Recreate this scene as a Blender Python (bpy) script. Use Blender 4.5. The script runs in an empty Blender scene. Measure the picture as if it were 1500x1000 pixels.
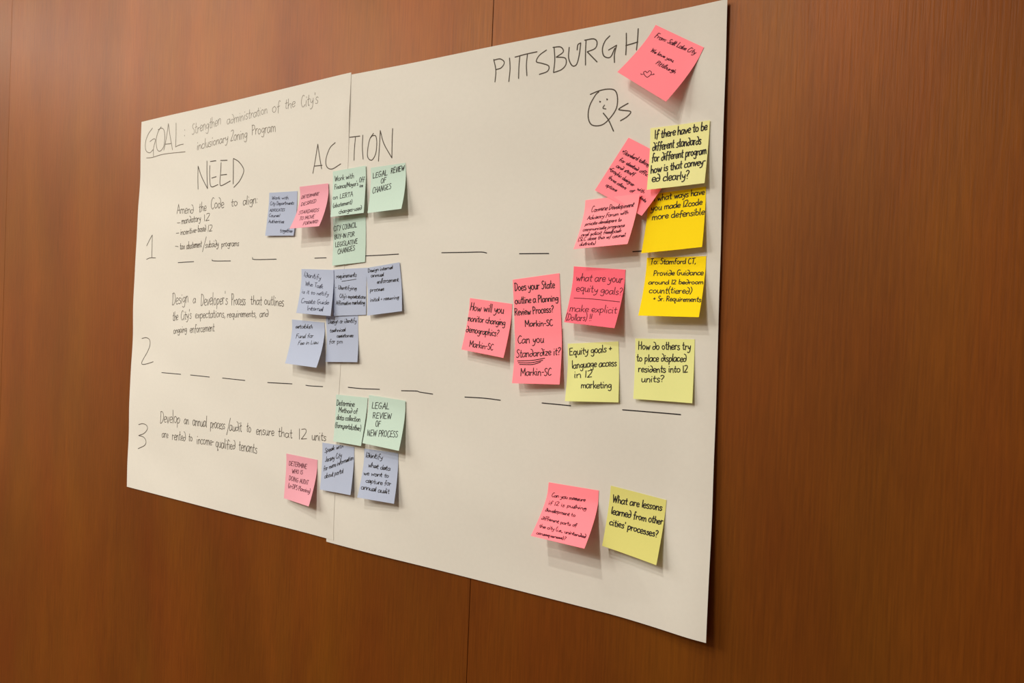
import bpy, math, random
import numpy as np
from mathutils import Matrix, Vector
random.seed(7)
SC = bpy.context.scene
COL = SC.collection

# ------------------------------------------------------------------ camera
ZB = 1.0                       # height of the sheets' bottom edge above the floor
CX, CY, CZ = 0.90332, -0.8817, 0.36774 + ZB
YAW, PITCH, ROLL = 0.57106, -0.01604, 0.04062
F = 1083.0                     # focal length in pixels of the 1500x1000 frame

def cam_axes():
    cy, sy, cp, sp = math.cos(YAW), math.sin(YAW), math.cos(PITCH), math.sin(PITCH)
    fw = np.array([-sy * cp, cy * cp, sp]); rt = np.array([cy, sy, 0.0]); up = np.cross(rt, fw)
    c, s = math.cos(ROLL), math.sin(ROLL)
    return rt * c + up * s, -rt * s + up * c, fw
RT, UP, FW = cam_axes()
CAMP = np.array([CX, CY, CZ])
cam_d = bpy.data.cameras.new('camera'); cam = bpy.data.objects.new('camera', cam_d); COL.objects.link(cam)
cam_d.sensor_width = 36.0; cam_d.lens = F / 1500 * 36; cam_d.clip_start = 0.02
m = Matrix(((RT[0], UP[0], -FW[0], CX), (RT[1], UP[1], -FW[1], CY), (RT[2], UP[2], -FW[2], CZ), (0, 0, 0, 1)))
cam.matrix_world = m
SC.camera = cam

# ------------------------------------------------------------------ light and exposure
SC.view_settings.view_transform = 'Standard'; SC.view_settings.look = 'None'
SC.view_settings.gamma = 1.0; SC.view_settings.use_curve_mapping = False
SC.view_settings.exposure = 0.0
world = bpy.data.worlds.new('world'); SC.world = world; world.use_nodes = True
world.node_tree.nodes['Background'].inputs[0].default_value = (1.0, 0.9, 0.78, 1)
world.node_tree.nodes['Background'].inputs[1].default_value = 0.05
CEIL = 3.0
def lamp(x, y, size, power, col=(1.0, 0.965, 0.86), sy=None, z=CEIL - 0.02):
    d = bpy.data.lights.new('lamp_or_fill', 'AREA'); d.energy = power; d.color = col
    d.shape = 'RECTANGLE' if sy else 'DISK'; d.size = size
    if sy: d.size_y = sy
    o = bpy.data.objects.new('lamp_or_fill', d); COL.objects.link(o); o.location = (x, y, z)
    return o
# three recessed downlights in a row running away from the wall
lamp(0.06, -1.47, 0.05, 12)
lamp(0.03, -2.00, 0.05, 15)
lamp(0.00, -3.10, 0.05, 26)
# the neighbouring rows further left, with one added lamp among them
lamp(-1.25, -2.05, 0.16, 14)
lamp(-2.2, -1.0, 0.12, 15)  # added to brighten the left part of the wall
lamp(-3.9, -1.25, 0.14, 22)
# wide fill lights added under the ceiling to brighten the scene
lamp(-2.4, -2.9, 1.4, 92, sy=1.4)
lamp(-4.2, -3.4, 1.6, 115, sy=1.6)
lamp(0.6, -4.2, 1.4, 12, sy=1.4)

# ------------------------------------------------------------------ materials
def lin(r, g, b):
    f = lambda c: (c / 255 / 12.92) if c / 255 <= 0.04045 else ((c / 255 + 0.055) / 1.055) ** 2.4
    return (f(r), f(g), f(b), 1.0)

def new_mat(name):
    mt = bpy.data.materials.new(name); mt.use_nodes = True
    nt = mt.node_tree
    return mt, nt, nt.nodes['Principled BSDF']

def link(nt, a, b): nt.links.new(a, b)

def paper_mat(name, rgb, rough=0.85, var=0.03, bump=0.12, scale=260.0, trans=0.0):
    mt, nt, bs = new_mat(name)
    col = rgb if len(rgb) == 4 else lin(*rgb)
    tc = nt.nodes.new('ShaderNodeTexCoord')
    n = nt.nodes.new('ShaderNodeTexNoise'); n.inputs['Scale'].default_value = scale; n.inputs['Detail'].default_value = 4
    n2 = nt.nodes.new('ShaderNodeTexNoise'); n2.inputs['Scale'].default_value = 9; n2.inputs['Detail'].default_value = 3
    link(nt, tc.outputs['Object'], n.inputs['Vector']); link(nt, tc.outputs['Object'], n2.inputs['Vector'])
    mixf = nt.nodes.new('ShaderNodeMath'); mixf.operation = 'ADD'
    link(nt, n.outputs['Fac'], mixf.inputs[0]); link(nt, n2.outputs['Fac'], mixf.inputs[1])
    mr = nt.nodes.new('ShaderNodeMapRange'); mr.inputs[1].default_value = 0.6; mr.inputs[2].default_value = 1.4
    mr.inputs[3].default_value = 1 - var; mr.inputs[4].default_value = 1 + var
    link(nt, mixf.outputs[0], mr.inputs[0])
    hsv = nt.nodes.new('ShaderNodeMix'); hsv.data_type = 'RGBA'; hsv.blend_type = 'MULTIPLY'; hsv.inputs[0].default_value = 1.0; hsv.inputs[6].default_value = col
    link(nt, mr.outputs[0], hsv.inputs[7])
    link(nt, hsv.outputs[2], bs.inputs['Base Color'])
    bs.inputs['Roughness'].default_value = rough
    bs.inputs['Specular IOR Level'].default_value = 0.25
    b = nt.nodes.new('ShaderNodeBump'); b.inputs['Strength'].default_value = bump; b.inputs['Distance'].default_value = 0.0006
    link(nt, n.outputs['Fac'], b.inputs['Height']); link(nt, b.outputs[0], bs.inputs['Normal'])
    return mt

def flat_mat(name, rgb, rough=0.6, spec=0.3):
    mt, nt, bs = new_mat(name)
    tc = nt.nodes.new('ShaderNodeTexCoord'); n = nt.nodes.new('ShaderNodeTexNoise'); n.inputs['Scale'].default_value = 60
    link(nt, tc.outputs['Object'], n.inputs['Vector'])
    mr = nt.nodes.new('ShaderNodeMapRange'); mr.inputs[3].default_value = 0.85; mr.inputs[4].default_value = 1.15
    link(nt, n.outputs['Fac'], mr.inputs[0])
    hsv = nt.nodes.new('ShaderNodeHueSaturation'); hsv.inputs['Color'].default_value = lin(*rgb)
    link(nt, mr.outputs[0], hsv.inputs['Value']); link(nt, hsv.outputs[0], bs.inputs['Base Color'])
    bs.inputs['Roughness'].default_value = rough; bs.inputs['Specular IOR Level'].default_value = spec
    return mt

def wood_mat():
    mt, nt, bs = new_mat('lacquered_wood_veneer')
    N = nt.nodes.new
    tc = N('ShaderNodeTexCoord')
    oi = N('ShaderNodeObjectInfo')
    add = N('ShaderNodeVectorMath'); add.operation = 'ADD'
    comb = N('ShaderNodeCombineXYZ'); mul = N('ShaderNodeMath'); mul.operation = 'MULTIPLY'; mul.inputs[1].default_value = 3.7
    link(nt, oi.outputs['Random'], mul.inputs[0]); link(nt, mul.outputs[0], comb.inputs[0]); link(nt, mul.outputs[0], comb.inputs[2])
    link(nt, tc.outputs['Object'], add.inputs[0]); link(nt, comb.outputs[0], add.inputs[1])
    def noise(sx, sz, scale, detail=4, rough=0.55, dist=0.0):
        mp = N('ShaderNodeMapping'); mp.inputs['Scale'].default_value = (sx, 1, sz)
        link(nt, add.outputs[0], mp.inputs['Vector'])
        n = N('ShaderNodeTexNoise'); n.inputs['Scale'].default_value = scale; n.inputs['Detail'].default_value = detail
        n.inputs['Roughness'].default_value = rough; n.inputs['Distortion'].default_value = dist
        link(nt, mp.outputs[0], n.inputs['Vector']); return n.outputs['Fac']
    def rng(x, a, b, c, d):
        r = N('ShaderNodeMapRange'); r.inputs[1].default_value = a; r.inputs[2].default_value = b
        r.inputs[3].default_value = c; r.inputs[4].default_value = d; link(nt, x, r.inputs[0]); return r.outputs[0]
    def math_(op, a, b):
        r = N('ShaderNodeMath'); r.operation = op
        for i, v in enumerate((a, b)):
            if isinstance(v, (int, float)): r.inputs[i].default_value = v
            else: link(nt, v, r.inputs[i])
        return r.outputs[0]
    band = noise(1.0, 0.12, 8.0, 3, 0.5, 0.35)         # wide vertical figure
    mott = noise(1.0, 0.45, 5.0, 3, 0.5, 0.4)          # cloudy patches
    grain = noise(1.0, 0.09, 170.0, 5, 0.65, 0.5)           # fibres
    pore = noise(1.0, 0.035, 380.0, 3, 0.6)             # pores
    s = math_('ADD', math_('MULTIPLY', band, 0.42), math_('MULTIPLY', mott, 0.36))
    s = math_('ADD', s, math_('MULTIPLY', grain, 0.22))
    cr = N('ShaderNodeValToRGB'); e = cr.color_ramp.elements
    e[0].position = 0.34; e[0].color = lin(124, 61, 9)
    e[1].position = 0.66; e[1].color = lin(153, 81, 15)
    mid = cr.color_ramp.elements.new(0.5); mid.color = lin(138, 71, 12)
    link(nt, s, cr.inputs[0])
    hue = N('ShaderNodeHueSaturation')
    hn = noise(1.0, 0.3, 7.0, 3, 0.5, 0.3)
    link(nt, rng(hn, 0.3, 0.7, 0.499, 0.509), hue.inputs['Hue'])
    link(nt, rng(pore, 0.3, 0.62, 0.84, 1.05), hue.inputs['Value'])
    link(nt, cr.outputs[0], hue.inputs['Color'])
    link(nt, hue.outputs[0], bs.inputs['Base Color'])
    bs.inputs['Roughness'].default_value = 0.42
    link(nt, rng(noise(1.0, 0.4, 6.0, 3), 0.3, 0.7, 0.51, 0.57), bs.inputs['Roughness'])
    bs.inputs['Specular IOR Level'].default_value = 0.25
    bs.inputs['Metallic'].default_value = 0.42
    bs.inputs['Coat Weight'].default_value = 0.32; bs.inputs['Coat Roughness'].default_value = 0.38; bs.inputs['Coat IOR'].default_value = 1.45
    h = math_('ADD', math_('MULTIPLY', grain, 0.6), math_('MULTIPLY', pore, 0.6))
    b = N('ShaderNodeBump'); b.inputs['Strength'].default_value = 0.10; b.inputs['Distance'].default_value = 0.0006
    link(nt, h, b.inputs['Height']); link(nt, b.outputs[0], bs.inputs['Normal'])
    b2 = N('ShaderNodeBump'); b2.inputs['Strength'].default_value = 0.5; b2.inputs['Distance'].default_value = 0.0009
    link(nt, math_('ADD', pore, math_('MULTIPLY', noise(1.0, 0.09, 190.0, 3, 0.6, 0.6), 0.8)), b2.inputs['Height']); link(nt, b2.outputs[0], bs.inputs['Coat Normal'])
    return mt

WOOD = wood_mat()
SHEET = paper_mat('flip_chart_paper', (240, 236, 228), var=0.02, bump=0.10, scale=180)
# linear reflectances; the pinks and yellows are fluorescent papers, which return more red light than falls on them
COLS = {
    'blue': (0.53, 0.60, 0.80, 1), 'green': (0.66, 0.85, 0.76, 1), 'lightpink': (0.94, 0.43, 0.53, 1),
    'pink': (1.38, 0.35, 0.43, 1), 'palepink': (1.36, 0.43, 0.50, 1), 'redpink': (1.28, 0.21, 0.30, 1),
    'paleyellow': (0.99, 1.01, 0.41, 1), 'yellow': (1.22, 0.90, 0.006, 1), 'mustard': (0.88, 0.84, 0.27, 1), 'cream': (1.04, 1.02, 0.46, 1),
}
NOTE = {k: paper_mat('note_paper_' + k, v, var=0.015, bump=0.05, scale=320) for k, v in COLS.items()}
INK = flat_mat('black_marker_ink', (38, 32, 34), 0.7)
INKG = flat_mat('worn_grey_marker_ink', (128, 118, 106), 0.8)
INKM = flat_mat('brown_black_marker_ink', (84, 74, 64), 0.75)
INKB = flat_mat('navy_pen_ink', (40, 40, 66), 0.7)
INKR = flat_mat('maroon_black_pen_ink', (92, 30, 48), 0.7)

# ------------------------------------------------------------------ helpers
def mesh_obj(name, verts, faces, mat, parent=None, smooth=True):
    me = bpy.data.meshes.new(name); me.from_pydata([tuple(map(float, v)) for v in verts], [], faces); me.update()
    if smooth: me.polygons.foreach_set('use_smooth', [True] * len(me.polygons))
    me.materials.append(mat)
    o = bpy.data.objects.new(name, me); COL.objects.link(o)
    if parent is not None: o.parent = parent; o.matrix_parent_inverse = parent.matrix_world.inverted() if False else Matrix.Identity(4)
    return o

def box(name, lo, hi, mat, parent=None, bevel=0.0):
    x0, y0, z0 = lo; x1, y1, z1 = hi
    v = [(x0, y0, z0), (x1, y0, z0), (x1, y1, z0), (x0, y1, z0), (x0, y0, z1), (x1, y0, z1), (x1, y1, z1), (x0, y1, z1)]
    f = [(0, 3, 2, 1), (4, 5, 6, 7), (0, 1, 5, 4), (1, 2, 6, 5), (2, 3, 7, 6), (3, 0, 4, 7)]
    o = mesh_obj(name, v, f, mat, parent, smooth=False)
    if bevel:
        b = o.modifiers.new('bevel', 'BEVEL'); b.width = bevel; b.segments = 2
    return o

# ------------------------------------------------------------------ room
XL, XR, YB = -6.0, 3.2, -6.0
carpet = flat_mat('dark_carpet', (66, 48, 38), 0.95, 0.1)
paint = flat_mat('warm_wall_paint', (196, 176, 148), 0.8)
ceilm = flat_mat('ceiling_paint', (226, 218, 204), 0.85)
def struct(o): o['kind'] = 'structure'; return o
struct(box('floor', (XL, YB, -0.1), (XR, 0.1, 0.0), carpet))
struct(box('ceiling', (XL, YB, CEIL), (XR, 0.1, CEIL + 0.1), ceilm))
struct(box('wall_left', (XL - 0.1, YB, 0), (XL, 0.1, CEIL), paint))
struct(box('wall_right', (XR, YB, 0), (XR + 0.1, 0.1, CEIL), paint))
struct(box('wall_rear', (XL, YB - 0.1, 0), (XR, YB, CEIL), paint))
groove = flat_mat('dark_joint_wood', (58, 28, 12), 0.7)  # dark brown backing seen in the joints between panels
wall = struct(box('wall_front', (XL, 0.022, 0), (XR, 0.12, CEIL), groove))
PW = 1.4855
for k in range(-4, 3):
    x0 = 0.2815 + k * PW; x1 = x0 + PW
    a = max(x0, XL); b = min(x1, XR)
    if b - a < 0.05: continue
    p = box('panel', (a + 0.0004, 0.0, 0.0), (b - 0.0004, 0.0225, CEIL), WOOD, wall, bevel=0.0006)

# ------------------------------------------------------------------ projection onto surfaces
def rays(px):
    px = np.asarray(px, float)
    return FW + RT * ((px[..., 0:1] - 750) / F) - UP * ((px[..., 1:2] - 500) / F)

def sm(x): x = np.clip(x, 0, 1); return x * x * (3 - 2 * x)

def waves(x, z, s):
    w = (0.35 * np.sin(9.1 * z + 3.1 * x + 1.3 * s) + 0.30 * np.sin(21.0 * z - 6.0 * x + 2.1 * s + 0.8 * np.sin(7 * x))
         + 0.22 * np.sin(35.0 * z + 11.0 * x + s + np.sin(9 * x + s)) + 0.16 * np.sin(17.0 * x + 2 * s + 4 * z)
         + 0.10 * np.sin(58.0 * z + 23 * x + 3 * s))
    return 0.0026 * w
def h_right(x, z):    # distance of the right sheet in front of the wall
    z = z - ZB
    h = 0.0033 + waves(x, z, 0.0)
    h = h + 0.010 * sm((x - 0.50) / 0.13) * sm((0.30 - z) / 0.32) + 0.0025 * sm((x - 0.57) / 0.06)
    return h + 0.0016 * np.exp(-((x - 0.05) / 0.05) ** 2) * np.exp(-((z - 0.60) / 0.05) ** 2)
def h_left(x, z):     # the left sheet lies over the right one along the seam
    zz = z - ZB
    h = 0.0038 + waves(x, zz, 0.0) + 0.0016 * np.exp(-((x - 0.05) / 0.05) ** 2) * np.exp(-((zz - 0.60) / 0.05) ** 2)
    return h + 0.0016 * np.exp(-((x + 0.004) / 0.018) ** 2) * np.exp(-((zz - 0.715) / 0.035) ** 2)
def h_mid(x, z):      # both together, for notes stuck across the seam
    k = sm((0.014 - x) / 0.012)
    return h_right(x, z) * (1 - k) + h_left(x, z) * k

def onto(px, h, off=0.0):
    """points where the lines of sight through px meet the surface y = -(h(x,z)+off)"""
    d = rays(px); y = np.full(d.shape[:-1], -0.004)
    for _ in range(8):
        t = (y - CAMP[1]) / d[..., 1]
        P = CAMP + d * t[..., None]
        y = -(h(P[..., 0], P[..., 2]) + off)
    t = (y - CAMP[1]) / d[..., 1]
    return CAMP + d * t[..., None]

class Sheet:
    def __init__(self, h, corners, nu, nv):
        self.h = h
        c = onto(corners, h); self.c = c[:, [0, 2]]       # TL TR BR BL
    def grid(self, U, V):
        c = self.c
        X = ((1 - U) * (1 - V))[..., None] * c[0] + (U * (1 - V))[..., None] * c[1] + (U * V)[..., None] * c[2] + ((1 - U) * V)[..., None] * c[3]
        return np.stack([X[..., 0], -self.h(X[..., 0], X[..., 1]), X[..., 1]], -1)
    def hit(self, px): return onto(px, self.h, 0.0)

def surf_mesh(name, fn, nu, nv, thick, mat):
    U, V = np.meshgrid(np.linspace(0, 1, nu + 1), np.linspace(0, 1, nv + 1))
    P = fn(U, V)
    du = fn(U + 1e-4, V) - fn(U - 1e-4, V); dv = fn(U, V + 1e-4) - fn(U, V - 1e-4)
    n = np.cross(dv, du); n /= np.linalg.norm(n, axis=-1, keepdims=True)
    n *= np.where(n[..., 1:2] > 0, -1, 1)                # facing the room
    B = P - n * thick
    A = P.reshape(-1, 3); Bk = B.reshape(-1, 3); N0 = len(A); W = nu + 1
    f = []
    for j in range(nv):
        for i in range(nu):
            a = j * W + i; f.append((a, a + W, a + W + 1, a + 1)); f.append((a + N0, a + 1 + N0, a + W + 1 + N0, a + W + N0))
    rim = [i for i in range(nu)] + [nu + j * W for j in range(nv)] + [nv * W + i for i in range(nu, 0, -1)] + [j * W for j in range(nv, 0, -1)]
    extra = np.concatenate([A[rim], Bk[rim]]); R0 = 2 * N0; K = len(rim)
    for q in range(K):
        r = (q + 1) % K; f.append((R0 + q, R0 + r, R0 + K + r, R0 + K + q))
    verts = np.concatenate([A, Bk, extra])
    return verts, f

class Note:
    """a sticky note: stuck along its top edge, lower edge standing off by dl / dr"""
    def __init__(self, h, px, dl, dr, layer=0.0006, tl=0.0, tr=0.0, stick=0.14, power=1.5, bow=0.0):
        self.h = h; self.stick = stick; self.power = power; self.bow = bow
        self.t = (layer + tl, layer + tr); self.b = (layer + dl, layer + dr)
        offs = [self.t[0], self.t[1], self.b[1], self.b[0]]
        self.c = np.stack([onto(np.array(p, float), h, o)[[0, 2]] for p, o in zip(px, offs)])
        self.px = np.array(px, float)
        # shorten nothing: side bow keeps the stuck strip vertical before the curl starts
    def P(self, U, V):
        c = self.c
        X = ((1 - U) * (1 - V))[..., None] * c[0] + (U * (1 - V))[..., None] * c[1] + (U * V)[..., None] * c[2] + ((1 - U) * V)[..., None] * c[3]
        g = np.clip((V - self.stick) / (1 - self.stick), 0, None) ** self.power
        top = (1 - U) * self.t[0] + U * self.t[1]; bot = (1 - U) * self.b[0] + U * self.b[1]
        off = top + (bot - top) * g + self.bow * np.sin(np.pi * np.clip(U, 0, 1)) * g
        return np.stack([X[..., 0], -(self.h(X[..., 0], X[..., 1]) + off), X[..., 1]], -1)
    def hit(self, px):
        px = np.asarray(px, float); shp = px.shape[:-1]; d = rays(px).reshape(-1, 3)
        U = np.full(len(d), 0.5); V = np.full(len(d), 0.5); T = np.full(len(d), 1.0)
        T = (-CAMP[1]) / d[:, 1]
        for _ in range(10):
            P = self.P(U, V); e = 1e-4
            Pu = (self.P(U + e, V) - P) / e; Pv = (self.P(U, V + e) - P) / e
            r = P - (CAMP + d * T[:, None])
            J = np.stack([Pu, Pv, -d], -1)
            s = np.linalg.solve(J, -r[..., None])[..., 0]
            U = np.clip(U + s[:, 0], -0.3, 1.3); V = np.clip(V + s[:, 1], -0.3, 1.3); T = T + s[:, 2]
        U = np.clip(U, 0.006, 0.994); V = np.clip(V, 0.006, 0.994)
        self.last = (U, V)
        return self.P(U, V).reshape(shp + (3,))

# ------------------------------------------------------------------ handwriting: a single-stroke hand
GL = {
'a': (6, "5,5 3,6 1,5 .3,2.5 1.2,.2 3,.3 4.8,3 5,5.8;5,5.8 4.8,2 5.6,.2"),
'b': (5.6, "1,10 .8,5 .7,.3;.8,3.5 2.5,5.8 4.6,4.5 4.5,1.5 2.5,0 .8,.8"),
'c': (5, "4.6,5 3,6 1,4.8 .5,2.2 1.8,.2 4.6,1"),
'd': (6, "4.8,4.8 3,5.8 .8,4.3 .6,1.5 2,.1 4,1.2 4.8,4;4.9,10 4.8,5 5.2,.2"),
'~': (5.8, "4.6,3.6 2.8,4.8 .8,3.4 .8,1 2.4,0 4.6,1.8 5.2,5.5 4.2,8.6 2,9.6"),
'e': (5, ".6,2.8 4.3,3.4 4.2,5.3 2.6,6 .9,4.6 .6,2 2,.1 4.6,1"),
'f': (4.6, "4.4,9 3.2,10 2.2,8.5 2,4 1.8,-1;.5,5.3 4,5.8"),
'g': (5.6, "4.8,5 3,6 .9,4.6 .8,2.2 2.4,1.3 4.4,3 4.8,5.5;4.8,5.5 4.8,0 4.2,-3.2 2.2,-3.8 .6,-2.6"),
'h': (5.6, "1,10 .8,0;.8,3.2 2.5,5.6 4.2,5 4.4,2 4.8,0"),
'i': (2.4, "1,5.8 .9,2 1.2,0;1.1,8 1.2,8.5"),
'j': (2.6, "1.8,5.8 1.8,-2 .2,-3.6;1.9,8 2,8.5"),
'k': (5, "1,10 .8,0;4.2,5.8 1,2.6;1.6,3.1 4.6,0"),
'l': (2.3, "1,10 .9,3 1.3,0"),
'm': (8, ".8,5.8 .8,0;.8,3.5 2.2,5.7 3.6,5 3.8,0;3.8,3.5 5.3,5.7 6.7,5 7.2,0"),
'n': (5.6, ".8,5.8 .8,0;.8,3.5 2.6,5.8 4.2,5 4.7,0"),
'o': (5.6, "3,6 1,5 .6,2.2 2.2,.1 4.3,1.2 4.8,4 3,6"),
'p': (5.6, ".9,5.8 .8,-4;.8,3.8 2.6,5.9 4.6,4.8 4.4,1.8 2.5,.2 .9,1"),
'q': (5.8, "4.6,5 3,6 .9,4.6 .8,1.8 2.4,.4 4.4,2.4 4.7,5;4.7,5.6 4.6,-3.8 5.6,-2.6"),
'r': (4.2, ".8,5.8 .8,0;.8,3.2 2,5.4 3.8,5.4"),
's': (4.6, "4,5.2 2.4,6 1,5 1.6,3.6 3.6,2.4 3.4,.5 1.6,0 .4,.8"),
't': (4.2, "2,9 1.8,2 2.4,.1 3.6,.6;.3,6 3.8,6.4"),
'u': (5.6, ".8,5.8 .8,1.6 2.2,.1 4,1.4 4.5,4.2;4.6,5.8 4.5,1.5 5.2,0"),
'v': (5, ".6,5.8 2.3,.1;2.3,.1 4.4,5.8"),
'w': (7.2, ".6,5.8 2,.2;2,.2 3.6,4.8;3.6,4.8 5,.2;5,.2 6.6,5.8"),
'x': (5, ".6,5.8 4.4,0;4.4,5.8 .5,0"),
'y': (5.4, ".7,5.8 1.2,2.6 2.6,2 4.2,4;4.6,5.8 3.6,-1.5 1.4,-3.8 .3,-3"),
'z': (5.2, ".6,5.4 4.4,5.6;4.4,5.6 .5,.3;.5,.3 4.8,.4"),
'A': (6.2, ".3,0 3,10;3,10 5.6,0;1,3.6 5.2,4"),
'B': (6, ".8,10 .8,0;.6,9.6 3.6,10 4.6,8 3.2,5.6 .9,5;.9,5 4.2,5 5.2,2.4 3.4,.2 .8,0"),
'C': (6, "5,9 3.2,10 1.2,7.6 .6,4 1.8,.6 3.6,0 5.4,1.4"),
'D': (6.2, ".9,9.8 .8,0;.2,9.6 3,9.6 5.4,6.6 4.8,2.4 2.6,.1 .4,.2"),
'E': (5.6, ".8,9.8 .8,.2;.8,9.7 4.8,10;.8,5.2 4,5.5;.8,.2 5,.4"),
'F': (5.4, ".8,9.8 .6,-.4;.8,9.7 5,10;.8,5.2 4,5.5"),
'G': (6.6, "5,9 3.2,10 1.2,7.8 .6,3.6 2,.4 4.2,.8 5,4;2.8,4.2 5.8,4.4"),
'H': (6.2, ".8,10 .8,0;5,10 5,0;.8,5 5,5.3"),
'I': (2.2, "1,10 .9,0"),
'J': (4.6, "3.4,10 3.4,2 2,0 .4,1.4"),
'K': (5.8, ".8,10 .8,0;4.8,10 .9,4.6;1.8,5.4 5.2,0"),
'L': (5.2, ".9,10 .8,.2;.8,.2 4.8,.5"),
'M': (8, ".8,0 1,10;1,10 3.8,3;3.8,3 6.6,10;6.6,10 7,0"),
'N': (6.6, ".8,0 .9,10;.9,10 5,0;5,0 5.2,10"),
'O': (6.6, "3.2,10 1.2,8 .6,4 2.2,.2 4.6,1.2 5.6,5.4 4.6,9 3,10"),
'P': (5.6, ".8,10 .8,0;.4,9.6 3.4,9.8 4.8,7.6 3.6,5.2 .9,4.6"),
'Q': (6.6, "3.2,10 1.2,8 .6,4 2.2,.2 4.6,1.2 5.6,5.4 4.6,9 3,10;3.4,3 5.8,-1"),
'R': (5.8, ".8,10 .8,0;.4,9.6 3.4,9.8 4.6,7.8 3.4,5.6 .9,5;2,5 5,0"),
'S': (5.4, "4.6,9 2.8,10 1,8.4 2,6 4.2,4.2 4.2,1.4 2.2,0 .5,1"),
'T': (5.6, "2.8,9.8 2.6,0;.2,9.6 5.4,10"),
'U': (6, ".8,10 .8,3 2.4,.1 4.4,1.4 4.9,10"),
'V': (5.6, ".5,10 2.7,0;2.7,0 5,10"),
'W': (8, ".5,10 2.2,0;2.2,0 4,8;4,8 5.6,0;5.6,0 7.4,10"),
'Y': (5.6, ".5,10 2.7,5;5,10 1.8,-1"),
'Z': (6, ".6,9.2 3.2,10 4.8,9 4.2,6 .6,.2;.6,.2 5.2,.6"),
'-': (4, ".4,4 3.2,4.2"), '+': (4.6, ".4,4 4,4.2;2.2,6.2 2.2,2"), '*': (4, ".6,6 2.8,3;2.8,6 .6,3;.3,4.5 3.2,4.5"),
'/': (4.4, "4,11 .4,-2"), '.': (2, ".8,.2 1.2,0"), ',': (2, "1.2,.6 .5,-1.6"), ':': (2.2, "1,5 1.1,4.6;1,1 1.1,.6"),
"'": (1.6, ".9,10 .7,8"), '?': (4.6, ".5,8.6 2.4,10 4.2,8.6 3.4,6 2,4.4 2,2.8;2,.6 2.1,.2"),
'!': (2.2, "1,10 .9,3;.9,.6 1,.2"), '(': (3, "2.4,11 .8,7 .7,3 2.2,-1"), ')': (3, ".6,11 2.2,7 2,3 .4,-1"),
'_': (4.6, ".2,0 4.4,0"), ' ': (3.4, ""),
}
def parse(s):
    return [[tuple(float(c) for c in p.split(',')) for p in st.split()] for st in s.split(';') if st.strip()]
GL = {k: (w, parse(s)) for k, (w, s) in GL.items()}

def smooth_path(pts, n=3):
    pts = [np.array(p, float) for p in pts]
    if len(pts) < 3: return np.array(pts)
    out = []; q = [2 * pts[0] - pts[1]] + pts + [2 * pts[-1] - pts[-2]]
    for i in range(1, len(q) - 2):
        p0, p1, p2, p3 = q[i - 1:i + 3]
        for k in range(n):
            t = k / n
            out.append(0.5 * (2 * p1 + (p2 - p0) * t + (2 * p0 - 5 * p1 + 4 * p2 - p3) * t * t + (3 * p1 - p0 - 3 * p2 + p3) * t ** 3))
    out.append(pts[-1])
    return np.array(out)

def write(text, x0, y0, x1, y1, h, up=(0.036, -1.0), slant=0.0, jit=0.45, rnd=None, join=False, xh=1.0):
    """strokes (pixel coordinates) of text whose baseline runs from (x0,y0) to (x1,y1)"""
    rnd = rnd or random
    tot = sum(GL[c][0] for c in text)
    bx, by = (x1 - x0) / tot, (y1 - y0) / tot
    un = math.hypot(*up); ux, uy = up[0] / un * h / 10, up[1] / un * h / 10
    out = []; x = 0.0; prev = None
    for c in text:
        w, st = GL[c]; first = True; low = c.islower() or c == '~'
        dy = rnd.uniform(-1, 1) * jit * 0.8; sc = 1 + rnd.uniform(-1, 1) * jit * 0.14; sl = slant + rnd.uniform(-1, 1) * jit * 0.10
        for s in st:
            pts = []
            for (gx, gy) in s:
                if low: gy = gy * (xh if gy <= 6.5 else (xh * 6 + (gy - 6) * (10 - 6 * xh) / 4) / gy)
                gx2 = x + gx + (gy * sl) + rnd.uniform(-1, 1) * jit * 0.5; gy2 = gy * sc + dy + rnd.uniform(-1, 1) * jit * 0.5
                pts.append((x0 + bx * gx2 + ux * gy2, y0 + by * gx2 + uy * gy2))
            if join and low and first and prev is not None: pts = [prev] + pts
            first = False
            out.append(smooth_path(pts))
        prev = pts[-1] if (st and low and join and len(st) < 2 or (st and low and join and c in 'adhmnuwr')) else None
        x += w
    return out

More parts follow.
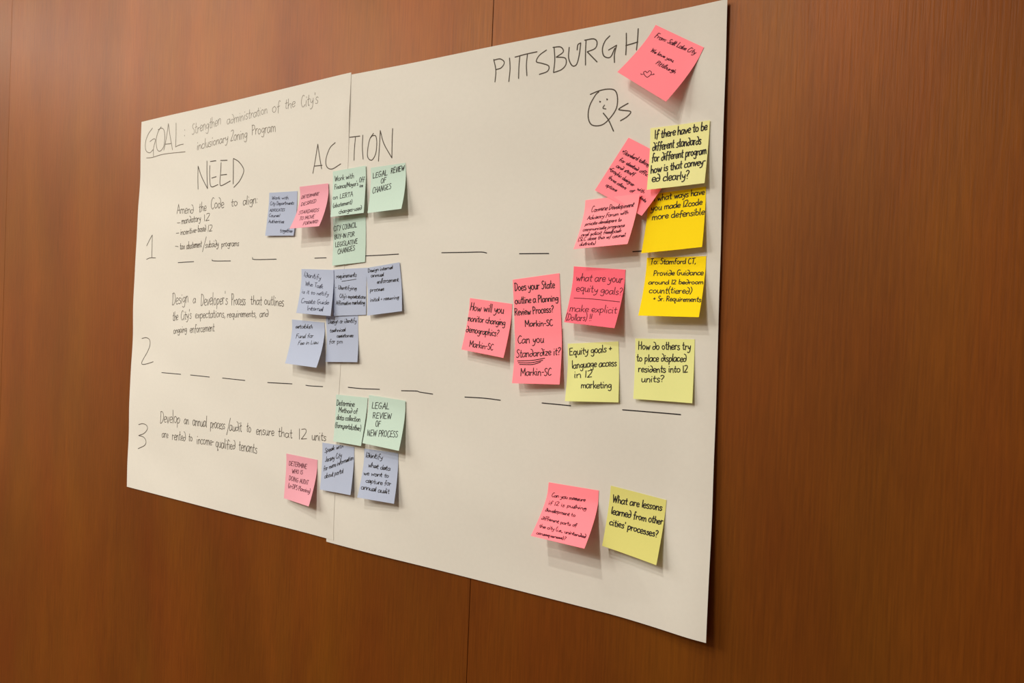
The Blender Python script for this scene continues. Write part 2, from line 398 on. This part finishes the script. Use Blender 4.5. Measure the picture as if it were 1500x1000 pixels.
def ink(name, strokes, surf, width, mat, parent, lift=0.00022, label=None):
    width = width * 0.73
    """ribbons of ink lying on surf; strokes are pixel polylines"""
    allp = np.concatenate(strokes); P = surf.hit(allp)
    e = 0.5
    A = surf.hit(allp + np.array([e, 0.0])); B = surf.hit(allp + np.array([0.0, e]))
    n = np.cross(A - P, B - P); ln = np.linalg.norm(n, axis=1, keepdims=True)
    bad = ln[:, 0] < 1e-12
    n = n / np.maximum(ln, 1e-12); n[bad] = (0, -1, 0)
    n *= np.where(n[:, 1:2] > 0, -1, 1)
    P = P + n * lift
    V = []; Fc = []; i = 0
    for s in strokes:
        k = len(s); p = P[i:i + k]; nn = n[i:i + k]; i += k
        if isinstance(surf, Note):
            keep = np.ones(k, bool)
        t = np.gradient(p, axis=0) if k > 1 else np.array([[1, 0, 0]])
        tl = np.linalg.norm(t, axis=1, keepdims=True); t = t / np.maximum(tl, 1e-9)
        t[tl[:, 0] < 1e-7] = (1, 0, 0)
        # pen-wide ends
        p = np.concatenate([p[:1] - t[:1] * width * 0.35, p, p[-1:] + t[-1:] * width * 0.35])
        t = np.concatenate([t[:1], t, t[-1:]]); nn = np.concatenate([nn[:1], nn, nn[-1:]])
        wd = np.full(len(p), width / 2); wd[0] = wd[-1] = width * 0.28
        side = np.cross(t, nn); side /= np.maximum(np.linalg.norm(side, axis=1, keepdims=True), 1e-9)
        L = p + side * wd[:, None]; R = p - side * wd[:, None]; b = len(V)
        for a, c in zip(L, R): V.append(a); V.append(c)
        for j in range(len(p) - 1):
            q = b + 2 * j; Fc.append((q, q + 1, q + 3, q + 2))
    loc = np.array(parent.location) if parent is not None else np.zeros(3)
    o = mesh_obj(name, np.array(V) - loc, Fc, mat, parent, smooth=False)
    if label: o['label'] = label
    return o

class Crop:
    def __init__(s, x, y, k): s.x, s.y, s.k = x, y, k
    def p(s, pts): return np.array([(s.x + a / s.k, s.y + b / s.k) for a, b in pts])
    def strokes(s, txt): return [smooth_path(s.p(st), 4) for st in parse(txt)]
    def line(s, t, x0, y0, x1, y1, h, **kw):
        return write(t, s.x + x0 / s.k, s.y + y0 / s.k, s.x + x1 / s.k, s.y + y1 / s.k, h / s.k, **kw)
PX = Crop(0, 0, 1)

# ------------------------------------------------------------------ the two flip chart sheets
def make_sheet(name, h, corners, label, grp):
    s = Sheet(h, corners, 1, 1)
    v, f = surf_mesh(name, s.grid, 110, 130, 0.00035, SHEET)
    loc = s.grid(np.array(0.5), np.array(1.0))
    o = mesh_obj(name, v - loc, f, SHEET); o.location = loc
    o['label'] = label; o['category'] = 'paper sheet'; o['group'] = grp
    return s, o
SG = 'flip chart sheets on the wood wall'
SL, left_sheet = make_sheet('flip_chart_sheet', h_left, [(207.3, 178.5), (514.5, 106), (488.5, 791), (185.8, 712.5)],
    'white flip chart sheet with goal, needs and numbers one to three, left of the seam', SG)
SR, right_sheet = make_sheet('flip_chart_sheet', h_right, [(503, 111.5), (1065.5, -1.5), (1034.2, 941.5), (478, 793)],
    'white flip chart sheet with the question notes, right of the seam and nearest the viewer', SG)

K1 = Crop(180, 100, 6.668); K2 = Crop(360, 100, 6.25); K3 = Crop(180, 220, 6.668); K5 = Crop(180, 340, 6.25)
K6 = Crop(180, 480, 6.25); K7 = Crop(225, 280, 9.375); K8 = Crop(230, 415, 7.895); K9 = Crop(180, 580, 6.25)
KC = Crop(400, 560, 4.545); KP = Crop(690, 20, 3.846)
WT = 0.0021
ink('heading', K1.strokes("290,585 250,640 222,720 225,800 262,825 295,795;265,715 300,690 318,700 300,780 300,865;375,570 345,620 325,700 335,790 365,808 400,760 410,660 400,600 375,585 345,600;400,800 425,680 445,540;445,540 460,650 485,795;412,742 470,735;520,535 520,650 515,768;515,768 550,750 592,740;232,875 290,870 400,838 610,815;605,600 606,605;603,655 604,660"), SL, 0.0019, INKG, left_sheet)
ink('heading', K3.strokes("735,380 733,280 735,155;735,155 770,260 828,375;828,375 822,240 822,105;850,150 848,250 862,355 930,335;868,272 912,258;855,110 910,102;960,120 955,220 948,320 965,345 1050,300;960,242 1015,236;955,100 1020,98;1080,85 1078,330;1080,80 1130,110 1175,170 1178,220 1140,300 1085,362"), SL, 0.0023, INKM, left_sheet)
ink('heading', K2.strokes("615,960 635,850 660,695;660,695 675,800 695,920;630,895 700,888;820,680 770,730 735,830 742,900 790,922 870,875"), SL, WT, INKM, left_sheet)
ink('heading', K2.strokes("952,632 1045,620;1005,628 995,740 992,842;1072,612 1068,720 1075,832;1170,595 1135,650 1115,760 1120,820 1155,840 1190,780 1200,680 1190,620 1160,618 1140,640;1215,850 1225,700 1232,570;1232,570 1265,690 1338,820;1338,820 1340,680 1345,552"), SR, WT, INKM, right_sheet)
ink('heading', KP.strokes("135,385 140,320 128,258;128,262 165,255 188,275 170,305 140,315;217,250 220,310 213,383;248,245 310,228 372,215;275,238 270,300 268,365;318,228 312,290 315,350;425,205 385,235 368,270 400,280 438,295 430,325 385,342;468,190 472,260 465,330;462,190 505,188 520,215 480,245;480,245 530,250 535,285 510,315 465,332;553,190 550,250 570,293 595,285 610,230 618,165;618,165 602,175 598,205;648,150 645,220 645,290;640,150 690,142 710,160 700,195 655,215;655,215 710,272;782,125 755,155 740,200 750,240 785,245 810,195;775,205 820,178;820,178 808,230 808,275;875,110 875,170 872,232;942,85 938,150 932,205;872,180 940,160"), SR, WT, INKM, right_sheet)
ink('heading', KP.strokes("672,455 720,435 770,425 810,432 825,470 820,530 790,580 750,620 710,632 675,622 660,580 668,520 700,460 720,440;745,560 775,600 803,662;885,505 850,525 832,540 860,545 900,552 880,580 842,603"), SR, WT, INKM, right_sheet)
ink('doodle_face', KP.strokes("724,493 729,498;725,499 730,494;764,480 769,485;765,486 769,481;752,515 743,532 760,537"), SR, 0.0018, INKM, right_sheet)
ink('numeral', K5.strokes("218,125 245,70 270,25;270,25 268,120 265,235;218,248 250,235 300,235"), SL, 0.0020, INKM, left_sheet)
ink('numeral', K6.strokes("175,97 215,90 245,110 248,160 225,220 185,290 172,325 190,335 235,325 278,310"), SL, 0.0020, INKM, left_sheet)
ink('numeral', K9.strokes("145,260 180,252 215,265 225,300 195,340 145,360;145,360 190,375 212,410 200,450 140,480"), SL, 0.0020, INKM, left_sheet)

def para(crop_lines, surf, width, mat, parent, **kw):
    kw.setdefault('xh', 0.88)
    st = []
    for cr, *a in crop_lines:
        if isinstance(a[0], str) and len(a) == 1: st += cr.strokes(a[0])
        else: st += cr.line(*a, **kw)
    return ink('handwriting', st, surf, width, mat, parent)
para([(K1, 'Strengthen', 672, 650, 958, 550, 112), (K1, 'a~ministration', 1015, 552, 1415, 440, 95), (K2, 'of', 240, 412, 318, 392, 105),
      (K2, 'the', 355, 378, 455, 350, 95), (K2, "City's", 505, 355, 665, 318, 105)], SL, 0.0011, INKG, left_sheet)
para([(K1, 'inclusionary', 722, 800, 1030, 712, 92), (K1, 'Zoning', 1050, 715, 1215, 685, 102), (K2, 'Program', 55, 610, 275, 578, 95)], SL, 0.0014, INKG, left_sheet)
para([(K7, 'Amen~', 320, 310, 552, 300, 125), (K7, 'the', 620, 288, 725, 268, 135), (K7, 'Co~e', 785, 245, 968, 228, 145), (K7, 'to', 1060, 205, 1155, 195, 115),
      (K7, 'align:', 1225, 188, 1430, 165, 125)], SL, 0.0015, INKM, left_sheet)
para([(K7, "325,435 365,432"), (K7, 'man~atory', 380, 450, 650, 410, 98), (K7, 'IZ', 690, 412, 775, 402, 98),
      (K7, "310,578 350,572"), (K7, 'incentive-', 368, 600, 600, 565, 82), (K7, 'base~', 608, 558, 720, 547, 92), (K7, 'IZ', 742, 552, 812, 547, 88),
      ], SL, 0.0015, INKM, left_sheet)
para([(K7, "298,755 340,760"), (K7, 'tax', 360, 795, 430, 790, 88), (K7, 'abatement', 450, 792, 662, 767, 100), (K7, "725,625 700,720 672,830"),
      (K7, 'subsi~y', 710, 777, 895, 757, 95), (K7, 'programs', 930, 762, 1175, 750, 88)], SL, 0.0015, INKM, left_sheet)
para([(K8, 'Design', 175, 247, 365, 222, 135), (K8, 'a', 415, 235, 450, 228, 105), (K8, "Developer's", 505, 255, 820, 238, 145), (K8, 'Process', 860, 255, 1025, 245, 130),
      (K8, 'that', 1080, 240, 1215, 247, 110), (K8, 'outlines', 1240, 248, 1470, 265, 115), (K8, 'the', 180, 432, 245, 420, 105), (K8, "City's", 275, 425, 400, 402, 110),
      (K8, 'expectations,', 440, 402, 790, 390, 95), (K8, 'requirements,', 810, 392, 1150, 387, 85), (K8, 'an~', 1185, 390, 1290, 382, 92),
      (K8, 'ongoing', 190, 582, 345, 562, 80), (K8, 'enforcement', 380, 572, 665, 552, 100)], SL, 0.0015, INKM, left_sheet)
para([(K9, 'Develop', 340, 245, 525, 248, 115), (K9, 'an', 560, 252, 605, 256, 80), (K9, 'annual', 638, 266, 770, 284, 95), (K9, 'process', 800, 291, 935, 302, 95),
      (K9, "985,200 968,280 950,355"), (K9, 'au~it', 975, 317, 1090, 322, 92), (K9, 'to', 1130, 326, 1175, 331, 90), (K6, 'ensure', 1218, 975, 1385, 988, 88),
      (KC, 'that', 32, 357, 130, 371, 62), (KC, 'IZ', 168, 378, 228, 381, 66), (KC, 'units', 256, 384, 355, 388, 62),
      (K9, 'are', 358, 376, 415, 382, 75), (K9, 'rente~', 450, 396, 575, 412, 88), (K9, 'to', 600, 410, 638, 416, 72), (K9, 'income-', 675, 436, 835, 450, 82),
      (K9, 'qualifie~', 848, 468, 1030, 488, 90), (K9, 'tenants', 1060, 496, 1230, 525, 95)], SL, 0.0016, INKM, left_sheet)
for surf, par, d in [
    (SL, left_sheet, "261,384.5 284,383"), (SL, left_sheet, "311,380 313,382 338,382"), (SL, left_sheet, "370,377 373,380 405,379.5"), (SL, left_sheet, "461,378 478,377.5"),
    (SR, right_sheet, "534,374.7 560,373.5 584,372"), (SR, right_sheet, "647,370 680,369.5 705,369 713,370.5"), (SR, right_sheet, "761,371.5 804,371.2"), (SR, right_sheet, "927,368.5 942,367.5"),
    (SL, left_sheet, "237,545.5 265,548"), (SL, left_sheet, "279,549 307,552"), (SL, left_sheet, "326,553.5 359,557"), (SL, left_sheet, "392,560 428,562"), (SL, left_sheet, "448,564 455,565 473,566"),
    (SR, right_sheet, "510,567 530,569 556,570"), (SR, right_sheet, "588,572 610,572.5 615,574 634,577"), (SR, right_sheet, "681,581.3 710,583 733,586"),
    (SR, right_sheet, "794,590 810,591.5 836,594"), (SR, right_sheet, "912,600 950,603 997,607")]:
    ink('divider_dash', [smooth_path(s) for s in parse(d)], surf, 0.0020, INK, par)

# ------------------------------------------------------------------ sticky notes
A = Crop(370, 230, 6.25); B = Crop(410, 370, 5.557); C = KC; P_ = KP
D = Crop(840, 170, 4.545); E_ = Crop(810, 360, 4.167); F_ = Crop(660, 380, 5.0); G = Crop(760, 680, 5.554)
R_ = 'sticky notes on the flip chart sheets'
MM = 0.001
def note(label, colour, h, px, dl, dr, lines, width=0.0013, inkm=INK, extra=(), crop=None, slant=0.0, jit=0.45, join=False, xh=1.0, **kw):
    n = Note(h, px, dl * MM, dr * MM, **kw)
    v, f = surf_mesh('sticky_note', n.P, 18, 26, 0.00016, NOTE[colour])
    loc = n.P(np.array(0.5), np.array(0.0))
    o = mesh_obj('sticky_note', v - loc, f, NOTE[colour]); o.location = loc
    o['label'] = label; o['category'] = 'sticky note'; o['group'] = R_
    p = n.px; side = ((p[0] - p[3]) + (p[1] - p[2])) / 2; up = (side[0], side[1])
    st = []
    for ln in lines: st += crop.line(*ln, up=up, slant=slant, jit=jit, join=join, xh=xh)
    for ex in extra: st += crop.strokes(ex)
    ink('handwriting', st, n, width, inkm, o)
    return o

# --- left and middle notes, by the seam
note('blue note with a list of city departments and authorities, left end of the top row', 'blue', h_mid,
     [(394.5, 282.3), (435.6, 279.7), (430, 344.9), (388.4, 345.2)], 4, 3,
     [('Work with', 175, 388, 330, 386, 30), ('City Departments', 160, 440, 380, 434, 34), ('ADVOCATES', 155, 499, 295, 495, 26), ('Council', 148, 548, 250, 548, 30),
      ('Authorities', 145, 602, 288, 606, 32), ('together', 250, 688, 370, 690, 36)], 0.0011, INKB, crop=A, join=True, xh=0.85, jit=0.6, slant=0.08)
note('light pink note about desired standards, curling off the paper over a blue note', 'lightpink', h_mid,
     [(438.8, 273.5), (480.7, 268.4), (467.3, 331.1), (424, 334.8)], 28, 27,
     [('DETERMINE', 445, 382, 605, 350, 30), ('DESIRED', 440, 450, 580, 415, 32), ('STANDARDS', 420, 525, 605, 498, 33), ('TO MOVE', 425, 580, 565, 558, 32), ('FORWARD', 460, 625, 598, 600, 30)],
     0.0012, INKR, crop=A, join=True, xh=0.85, jit=0.6, slant=0.08, layer=0.0018)
note('green note reading city council buy-in for legislative changes, under another green note', 'green', h_mid,
     [(487.5, 320), (535.5, 314.5), (534.6, 383.6), (486.6, 389)], 3, 1,
     [('CITY COUNCIL', 742, 680, 955, 640, 46), ('BUY-IN FOR', 750, 752, 935, 722, 40), ('LEGISLATIVE', 757, 825, 962, 790, 42), ('CHANGES', 778, 890, 938, 850, 45)],
     0.0014, INK, crop=A, xh=0.9, layer=0.0008)
note('green note about working with finance, directly under the action heading, left of another green', 'green', h_mid,
     [(487.6, 251), (535.6, 242.5), (532.7, 311.6), (484, 317.7)], 10, 9,
     [('Work with', 750, 222, 930, 192, 50), ("Finance/Mayor's", 750, 295, 968, 258, 42), ('Off', 975, 232, 1025, 222, 46), ('ice', 980, 278, 1010, 272, 30),
      ('on LERTA', 735, 390, 920, 358, 42), ('(abatement)', 735, 465, 912, 428, 40), ('changes-use~', 790, 520, 1000, 480, 40)],
     0.0013, INK, crop=A, xh=0.9, layer=0.0018)
note('green note reading legal review of changes, right of the finance note', 'green', h_mid,
     [(543, 245.7), (593.7, 238.3), (587.8, 305.6), (538.3, 312)], 14, 16,
     [('LEGAL', 1100, 198, 1235, 165, 50), ('REVIEW', 1265, 152, 1390, 122, 50), ('OF', 1172, 243, 1222, 232, 46), ('CHANGES', 1095, 335, 1270, 288, 52)],
     0.0014, INK, crop=A, xh=0.9)
note('blue note with large script about identifying an annual task, leftmost of the middle blue trio', 'blue', h_mid,
     [(441.5, 393.8), (488.6, 395.2), (484.1, 462.7), (433.9, 458.2)], 14, 10,
     [('I~entify', 195, 195, 335, 222, 42), ('Who Task', 205, 268, 350, 292, 36), ('is it to notify', 178, 330, 398, 352, 32), ('Create Guide', 170, 410, 398, 422, 40), ('Internal', 222, 468, 352, 476, 38)],
     0.0011, INKB, crop=B, join=True, xh=0.85, jit=0.6, slant=0.08, layer=0.0016)
note('blue note headed requirements underlined, middle of the middle blue trio', 'blue', h_mid,
     [(488.0, 394.7), (537, 392), (536, 460.9), (487.8, 462.7)], 2, 1,
     [('requirements', 458, 208, 625, 195, 38), ('- I~entifying', 450, 297, 625, 303, 32), ("City's expectations", 485, 367, 697, 375, 34), ('Affirmative marketing', 458, 425, 692, 420, 34)],
     0.0012, INK, extra=["505,235 512,232 560,225 622,215"], crop=B, join=True, xh=0.85, jit=0.6, slant=0.08, layer=0.0006)
note('blue note about an internal annual enforcement process, rightmost of the middle blue trio', 'blue', h_mid,
     [(536, 392.5), (585.1, 384), (588.7, 455.5), (537.8, 462.1)], 7, 5,
     [('Design internal', 717, 162, 920, 130, 30), ('annual', 740, 200, 848, 190, 32), ('enforcement', 790, 252, 968, 233, 36), ('process', 732, 318, 850, 308, 34), ('initial + recurring', 735, 400, 970, 375, 32)],
     0.0012, INK, crop=B, join=True, xh=0.85, jit=0.6, slant=0.08, layer=0.0016, stick=0.4)
note('blue note about a fund for fees, curling outward, left below the middle blue trio', 'blue', h_mid,
     [(427.6, 467.7), (475.1, 472.2), (463.4, 538.3), (417.6, 532)], 18, 22,
     [('establish', 125, 615, 268, 618, 34), ('Fund for', 130, 695, 272, 692, 36), ('Fee in Lieu', 145, 750, 312, 742, 32)],
     0.0012, INK, crop=B, join=True, xh=0.85, jit=0.6, slant=0.08, layer=0.0008)
note('blue note about technical assistance, tucked under the middle blue trio', 'blue', h_mid,
     [(477.5, 463), (524.3, 461), (523.4, 530.2), (476.6, 529.8)], 5, 5,
     [('Design or i~entify', 392, 578, 625, 568, 38), ('technical', 405, 648, 535, 640, 32), ('assistance', 462, 690, 598, 685, 30), ('for pm', 400, 740, 512, 735, 38)],
     0.0012, INK, crop=B, join=True, xh=0.85, jit=0.6, slant=0.08, layer=0.0004, stick=0.45)
note('green note about a method of data collection, left one of the lower green pair', 'green', h_mid,
     [(492.4, 577.6), (538.6, 582.4), (528.7, 653.1), (488, 646.2)], 6, 9,
     [('Determine', 422, 152, 542, 162, 40), ('Metho~ of', 435, 198, 562, 208, 34), ('data collection', 420, 246, 580, 262, 36), ('(form,portal,other)', 412, 298, 585, 322, 36)],
     0.0014, INK, crop=C, xh=0.9, layer=0.0010)
note('green note reading legal review of new process, right one of the lower green pair', 'green', h_mid,
     [(540.2, 578.3), (593.6, 586.8), (584.2, 660.1), (530.9, 648.7)], 14, 14,
     [('LEGAL', 655, 172, 772, 178, 42), ('REVIEW', 662, 237, 788, 243, 40), ('OF', 680, 294, 715, 295, 38), ('NEW PROCESS', 625, 354, 830, 366, 42)],
     0.0014, INK, crop=C, xh=0.9, layer=0.0018)
note('blue note with writing about Jersey City, over the seam under the lower greens', 'blue', h_mid,
     [(472.2, 648), (518.8, 654.6), (513.3, 725), (468.6, 716.7)], 7, 9,
     [('Speak with', 342, 468, 468, 432, 32), ('Jersey City', 345, 530, 458, 498, 36), ('for more information', 335, 590, 535, 512, 32), ('about portal', 342, 640, 468, 602, 32)],
     0.0012, INK, crop=C, join=True, xh=0.85, jit=0.6, slant=0.08, layer=0.0006)
note('blue note asking what data to capture for audit, under the lower right green', 'blue', h_mid,
     [(533.5, 656.8), (583.3, 663.4), (577.1, 737.6), (523.2, 728.3)], 16, 11,
     [('I~entify', 615, 498, 730, 515, 36), ('what data', 632, 562, 780, 588, 34), ('we want to', 600, 614, 770, 634, 30), ('capture for', 615, 665, 785, 688, 32), ('annual audit', 585, 710, 775, 742, 36)],
     0.0013, INK, crop=C, join=True, xh=0.85, jit=0.6, slant=0.08)
note('light pink note asking who is doing the audit, lower left of the blue ones', 'lightpink', h_mid,
     [(419.4, 664), (464.9, 673.3), (452.1, 741.5), (415.8, 729.4)], 8, 18,
     [('DETERMINE', 105, 550, 225, 575, 30), ('WHO IS', 125, 602, 198, 612, 28), ('DOING AUDIT', 105, 650, 235, 682, 30), ('(in-DPS Planning)', 100, 700, 248, 738, 30)],
     0.0012, INKR, crop=C, xh=0.9)

# --- right-hand notes
note('coral pink note from Salt Lake City with a heart, tilted at the top right', 'pink', h_right,
     [(960.4, 36.4), (1031, 69.4), (975.5, 148.9), (904.3, 105.3)], 20, 26,
     [('From: Salt Lake City', 1033, 133, 1260, 230, 30), ('We love you,', 1008, 213, 1140, 275, 22), ('Pittsburgh', 1038, 283, 1148, 337, 26)],
     0.0012, INKR, extra=["992,360 978,347 972,332 982,324 992,334 1003,322 1015,328 1013,343 992,360", "956,338 960,342", "957,343 970,342", "1016,345 1032,341", "1028,338 1030,344"], crop=P_, join=True, xh=0.78, jit=0.7, slant=0.15)
note('bright yellow note asking in what ways code was made defensible, upper of two bright yellows', 'yellow', h_right,
     [(950, 285), (1034, 273), (1028.3, 361.6), (939.3, 370.8)], 14, 10,
     [('In what ways have', 510, 570, 872, 522, 42), ('you made IZcode', 515, 632, 858, 590, 42), ('more defensible', 522, 692, 872, 655, 45)],
     0.0015, INK, crop=D, xh=0.9, layer=0.0005)
note('coral pink note tilted clockwise, half hidden behind pale yellow and pink notes', 'pink', h_right,
     [(920.7, 201.5), (993, 239), (940, 316), (871.3, 278.5)], 1.5, 11,
     [('*Standard talking', 320, 245, 500, 335, 30), ('for electe~ offic', 302, 295, 492, 402, 28), ('an~ staff', 282, 337, 400, 402, 28), ('*Graphic designer', 235, 360, 400, 470, 28), ('with', 420, 490, 468, 515, 28),
      ('three colors', 230, 415, 345, 490, 26), ('of', 372, 500, 398, 512, 24), ('options', 212, 465, 285, 505, 26), ('fonts', 438, 545, 480, 575, 22)],
     0.0012, INKR, crop=D, join=True, xh=0.78, jit=0.7, slant=0.1, layer=0.0020)
note('pale pink note about convening a development advisory forum, curling far off the paper', 'palepink', h_right,
     [(857.6, 293.2), (937.2, 283.3), (919.2, 357.2), (840, 364.7)], 24, 24,
     [('Convene Development', 115, 640, 400, 603, 38), ('Advisory Forum with', 90, 692, 365, 650, 28), ('private developers to', 75, 730, 320, 698, 27), ('communicate programs', 60, 768, 340, 736, 26),
      ('and solicit feedback', 50, 802, 318, 773, 27), ("(SLC does this w/ council", 28, 835, 345, 802, 27), ('districts)', 38, 864, 145, 855, 24)],
     0.0012, INKR, crop=D, join=True, xh=0.78, jit=0.7, slant=0.12, layer=0.0010, tr=0.0105)
note('pale yellow note asking about different standards, uppermost note at the right edge', 'cream', h_right,
     [(952.7, 187.8), (1039.8, 176), (1032, 268), (947.4, 277.9)], 13, 9,
     [('If there have to be', 540, 152, 890, 92, 56), ('~ifferent stan~ar~s', 525, 232, 850, 185, 58), ('for ~ifferent program', 520, 306, 885, 250, 55), ('how is that convey-', 513, 382, 880, 320, 52), ('e~ clearly?', 522, 440, 770, 415, 55)],
     0.0019, INK, crop=D, xh=0.9, layer=0.0016)
note('bright yellow note addressed to Stamford CT, lower of two bright yellows', 'yellow', h_right,
     [(947.5, 377.3), (1034.4, 374.9), (1023.6, 464.4), (934.8, 462)], 19, 19,
     [('To: Stamford CT,', 593, 112, 872, 108, 34), ('Provi~e Gui~ance', 612, 182, 918, 178, 34), ('around IZ be~room', 582, 235, 918, 233, 28), ('count(tiere~)', 585, 288, 848, 291, 38), ('+ Sr. Requirements', 610, 335, 905, 342, 32)],
     0.0014, INK, crop=E_, xh=0.9)
note('red pink note asking what are your equity goals, brightest of the pinks', 'redpink', h_right,
     [(840.5, 390), (916.3, 394.8), (900, 480.5), (826.3, 471.6)], 20, 22,
     [('what are your', 138, 212, 425, 225, 48), ('equity goals?', 140, 275, 422, 303, 46), ('make explicit', 98, 400, 390, 412, 44), ('(Dollars) !!', 75, 455, 235, 458, 42)],
     0.0013, INKR, extra=["128,318 250,325 408,342"], crop=E_, xh=0.9)
note('pale yellow note about equity goals and language access in marketing, below the red pink note', 'paleyellow', h_right,
     [(831.6, 503.3), (906, 499.9), (906, 589.2), (827.5, 587.3)], 9, 3,
     [('Equity goals +', 100, 668, 360, 645, 46), ('language access', 115, 748, 390, 732, 46), ('in IZ', 128, 806, 242, 800, 42), ('marketing', 170, 868, 358, 868, 42)],
     0.0016, INK, crop=E_, xh=0.9, stick=0.3)
note('pale yellow note asking how others place displaced residents, below the Stamford note', 'paleyellow', h_right,
     [(930.7, 495.6), (1017.6, 496.8), (1014, 590.4), (927.6, 583.9)], 5, 5,
     [('How ~o others try', 520, 632, 842, 634, 48), ('to place ~isplace~', 510, 705, 815, 706, 46), ('resi~ents into IZ', 520, 770, 825, 773, 44), ('units?', 538, 832, 678, 830, 42)],
     0.0016, INK, crop=E_, xh=0.9)
note('coral pink note about monitoring changing demographics, leftmost of the right-hand notes', 'pink', h_right,
     [(688.4, 436.4), (750.2, 445), (737.4, 524), (676, 511.6)], 13, 14,
     [('How will you', 140, 373, 390, 395, 60), ('monitor changing', 118, 448, 400, 484, 48), ('~emographics?', 112, 530, 350, 565, 50), ('Markin-SC', 135, 638, 312, 664, 46)],
     0.0017, INK, crop=F_, xh=0.9)
note('coral pink note asking does your state outline a review process, upper of a touching pair', 'pink', h_right,
     [(751, 409.6), (819.4, 400), (822.4, 481), (753.8, 486)], 1, 1,
     [('Does your State', 470, 230, 765, 206, 58), ('outline a Planning', 472, 325, 790, 303, 50), ('Review Process?', 470, 410, 755, 385, 54), ('Markin-SC', 545, 492, 752, 484, 46)],
     0.0017, INK, crop=F_, xh=0.9)
note('coral pink note asking can you standardize it, lower of a touching pair', 'pink', h_right,
     [(753.8, 484), (822.4, 479), (819.6, 563), (750, 561)], 14, 9,
     [('Can you', 490, 612, 685, 610, 58), ('Stan~ar~ize it?', 480, 717, 805, 697, 56), ('Markin-SC', 512, 850, 740, 848, 54)],
     0.0017, INK, extra=["490,742 600,738 690,722", "495,755 590,755 675,738", "505,768 600,768 660,750"], crop=F_, xh=0.9, layer=0.0024)
note('coral pink note asking can you measure if, curling far outward near the bottom', 'pink', h_right,
     [(803.8, 706.1), (877, 718.2), (856, 803.3), (777.5, 784.4)], 34, 35,
     [('Can you measure', 265, 262, 540, 302, 36), ('if IZ is pushing', 240, 325, 548, 372, 34), ('~evelopment to', 212, 380, 458, 428, 32), ('~ifferent parts of', 182, 445, 468, 512, 32),
      ('the city (i.e., uninten~e~', 165, 510, 545, 600, 32), ('consequences)?', 140, 565, 380, 617, 28)],
     0.0012, INKR, crop=G, join=True, xh=0.78, jit=0.7, stick=0.2)
note('mustard yellow note asking what are lessons learned, lowest note at the right', 'mustard', h_right,
     [(894.7, 711), (976.1, 732.2), (961.3, 827.6), (881.9, 799.2)], 13, 14,
     [('What are lessons', 760, 305, 1165, 378, 60), ('learne~ from other', 750, 402, 1170, 492, 60), ("cities' processes?", 735, 490, 1130, 594, 56)],
     0.0018, INK, crop=G, xh=0.9)
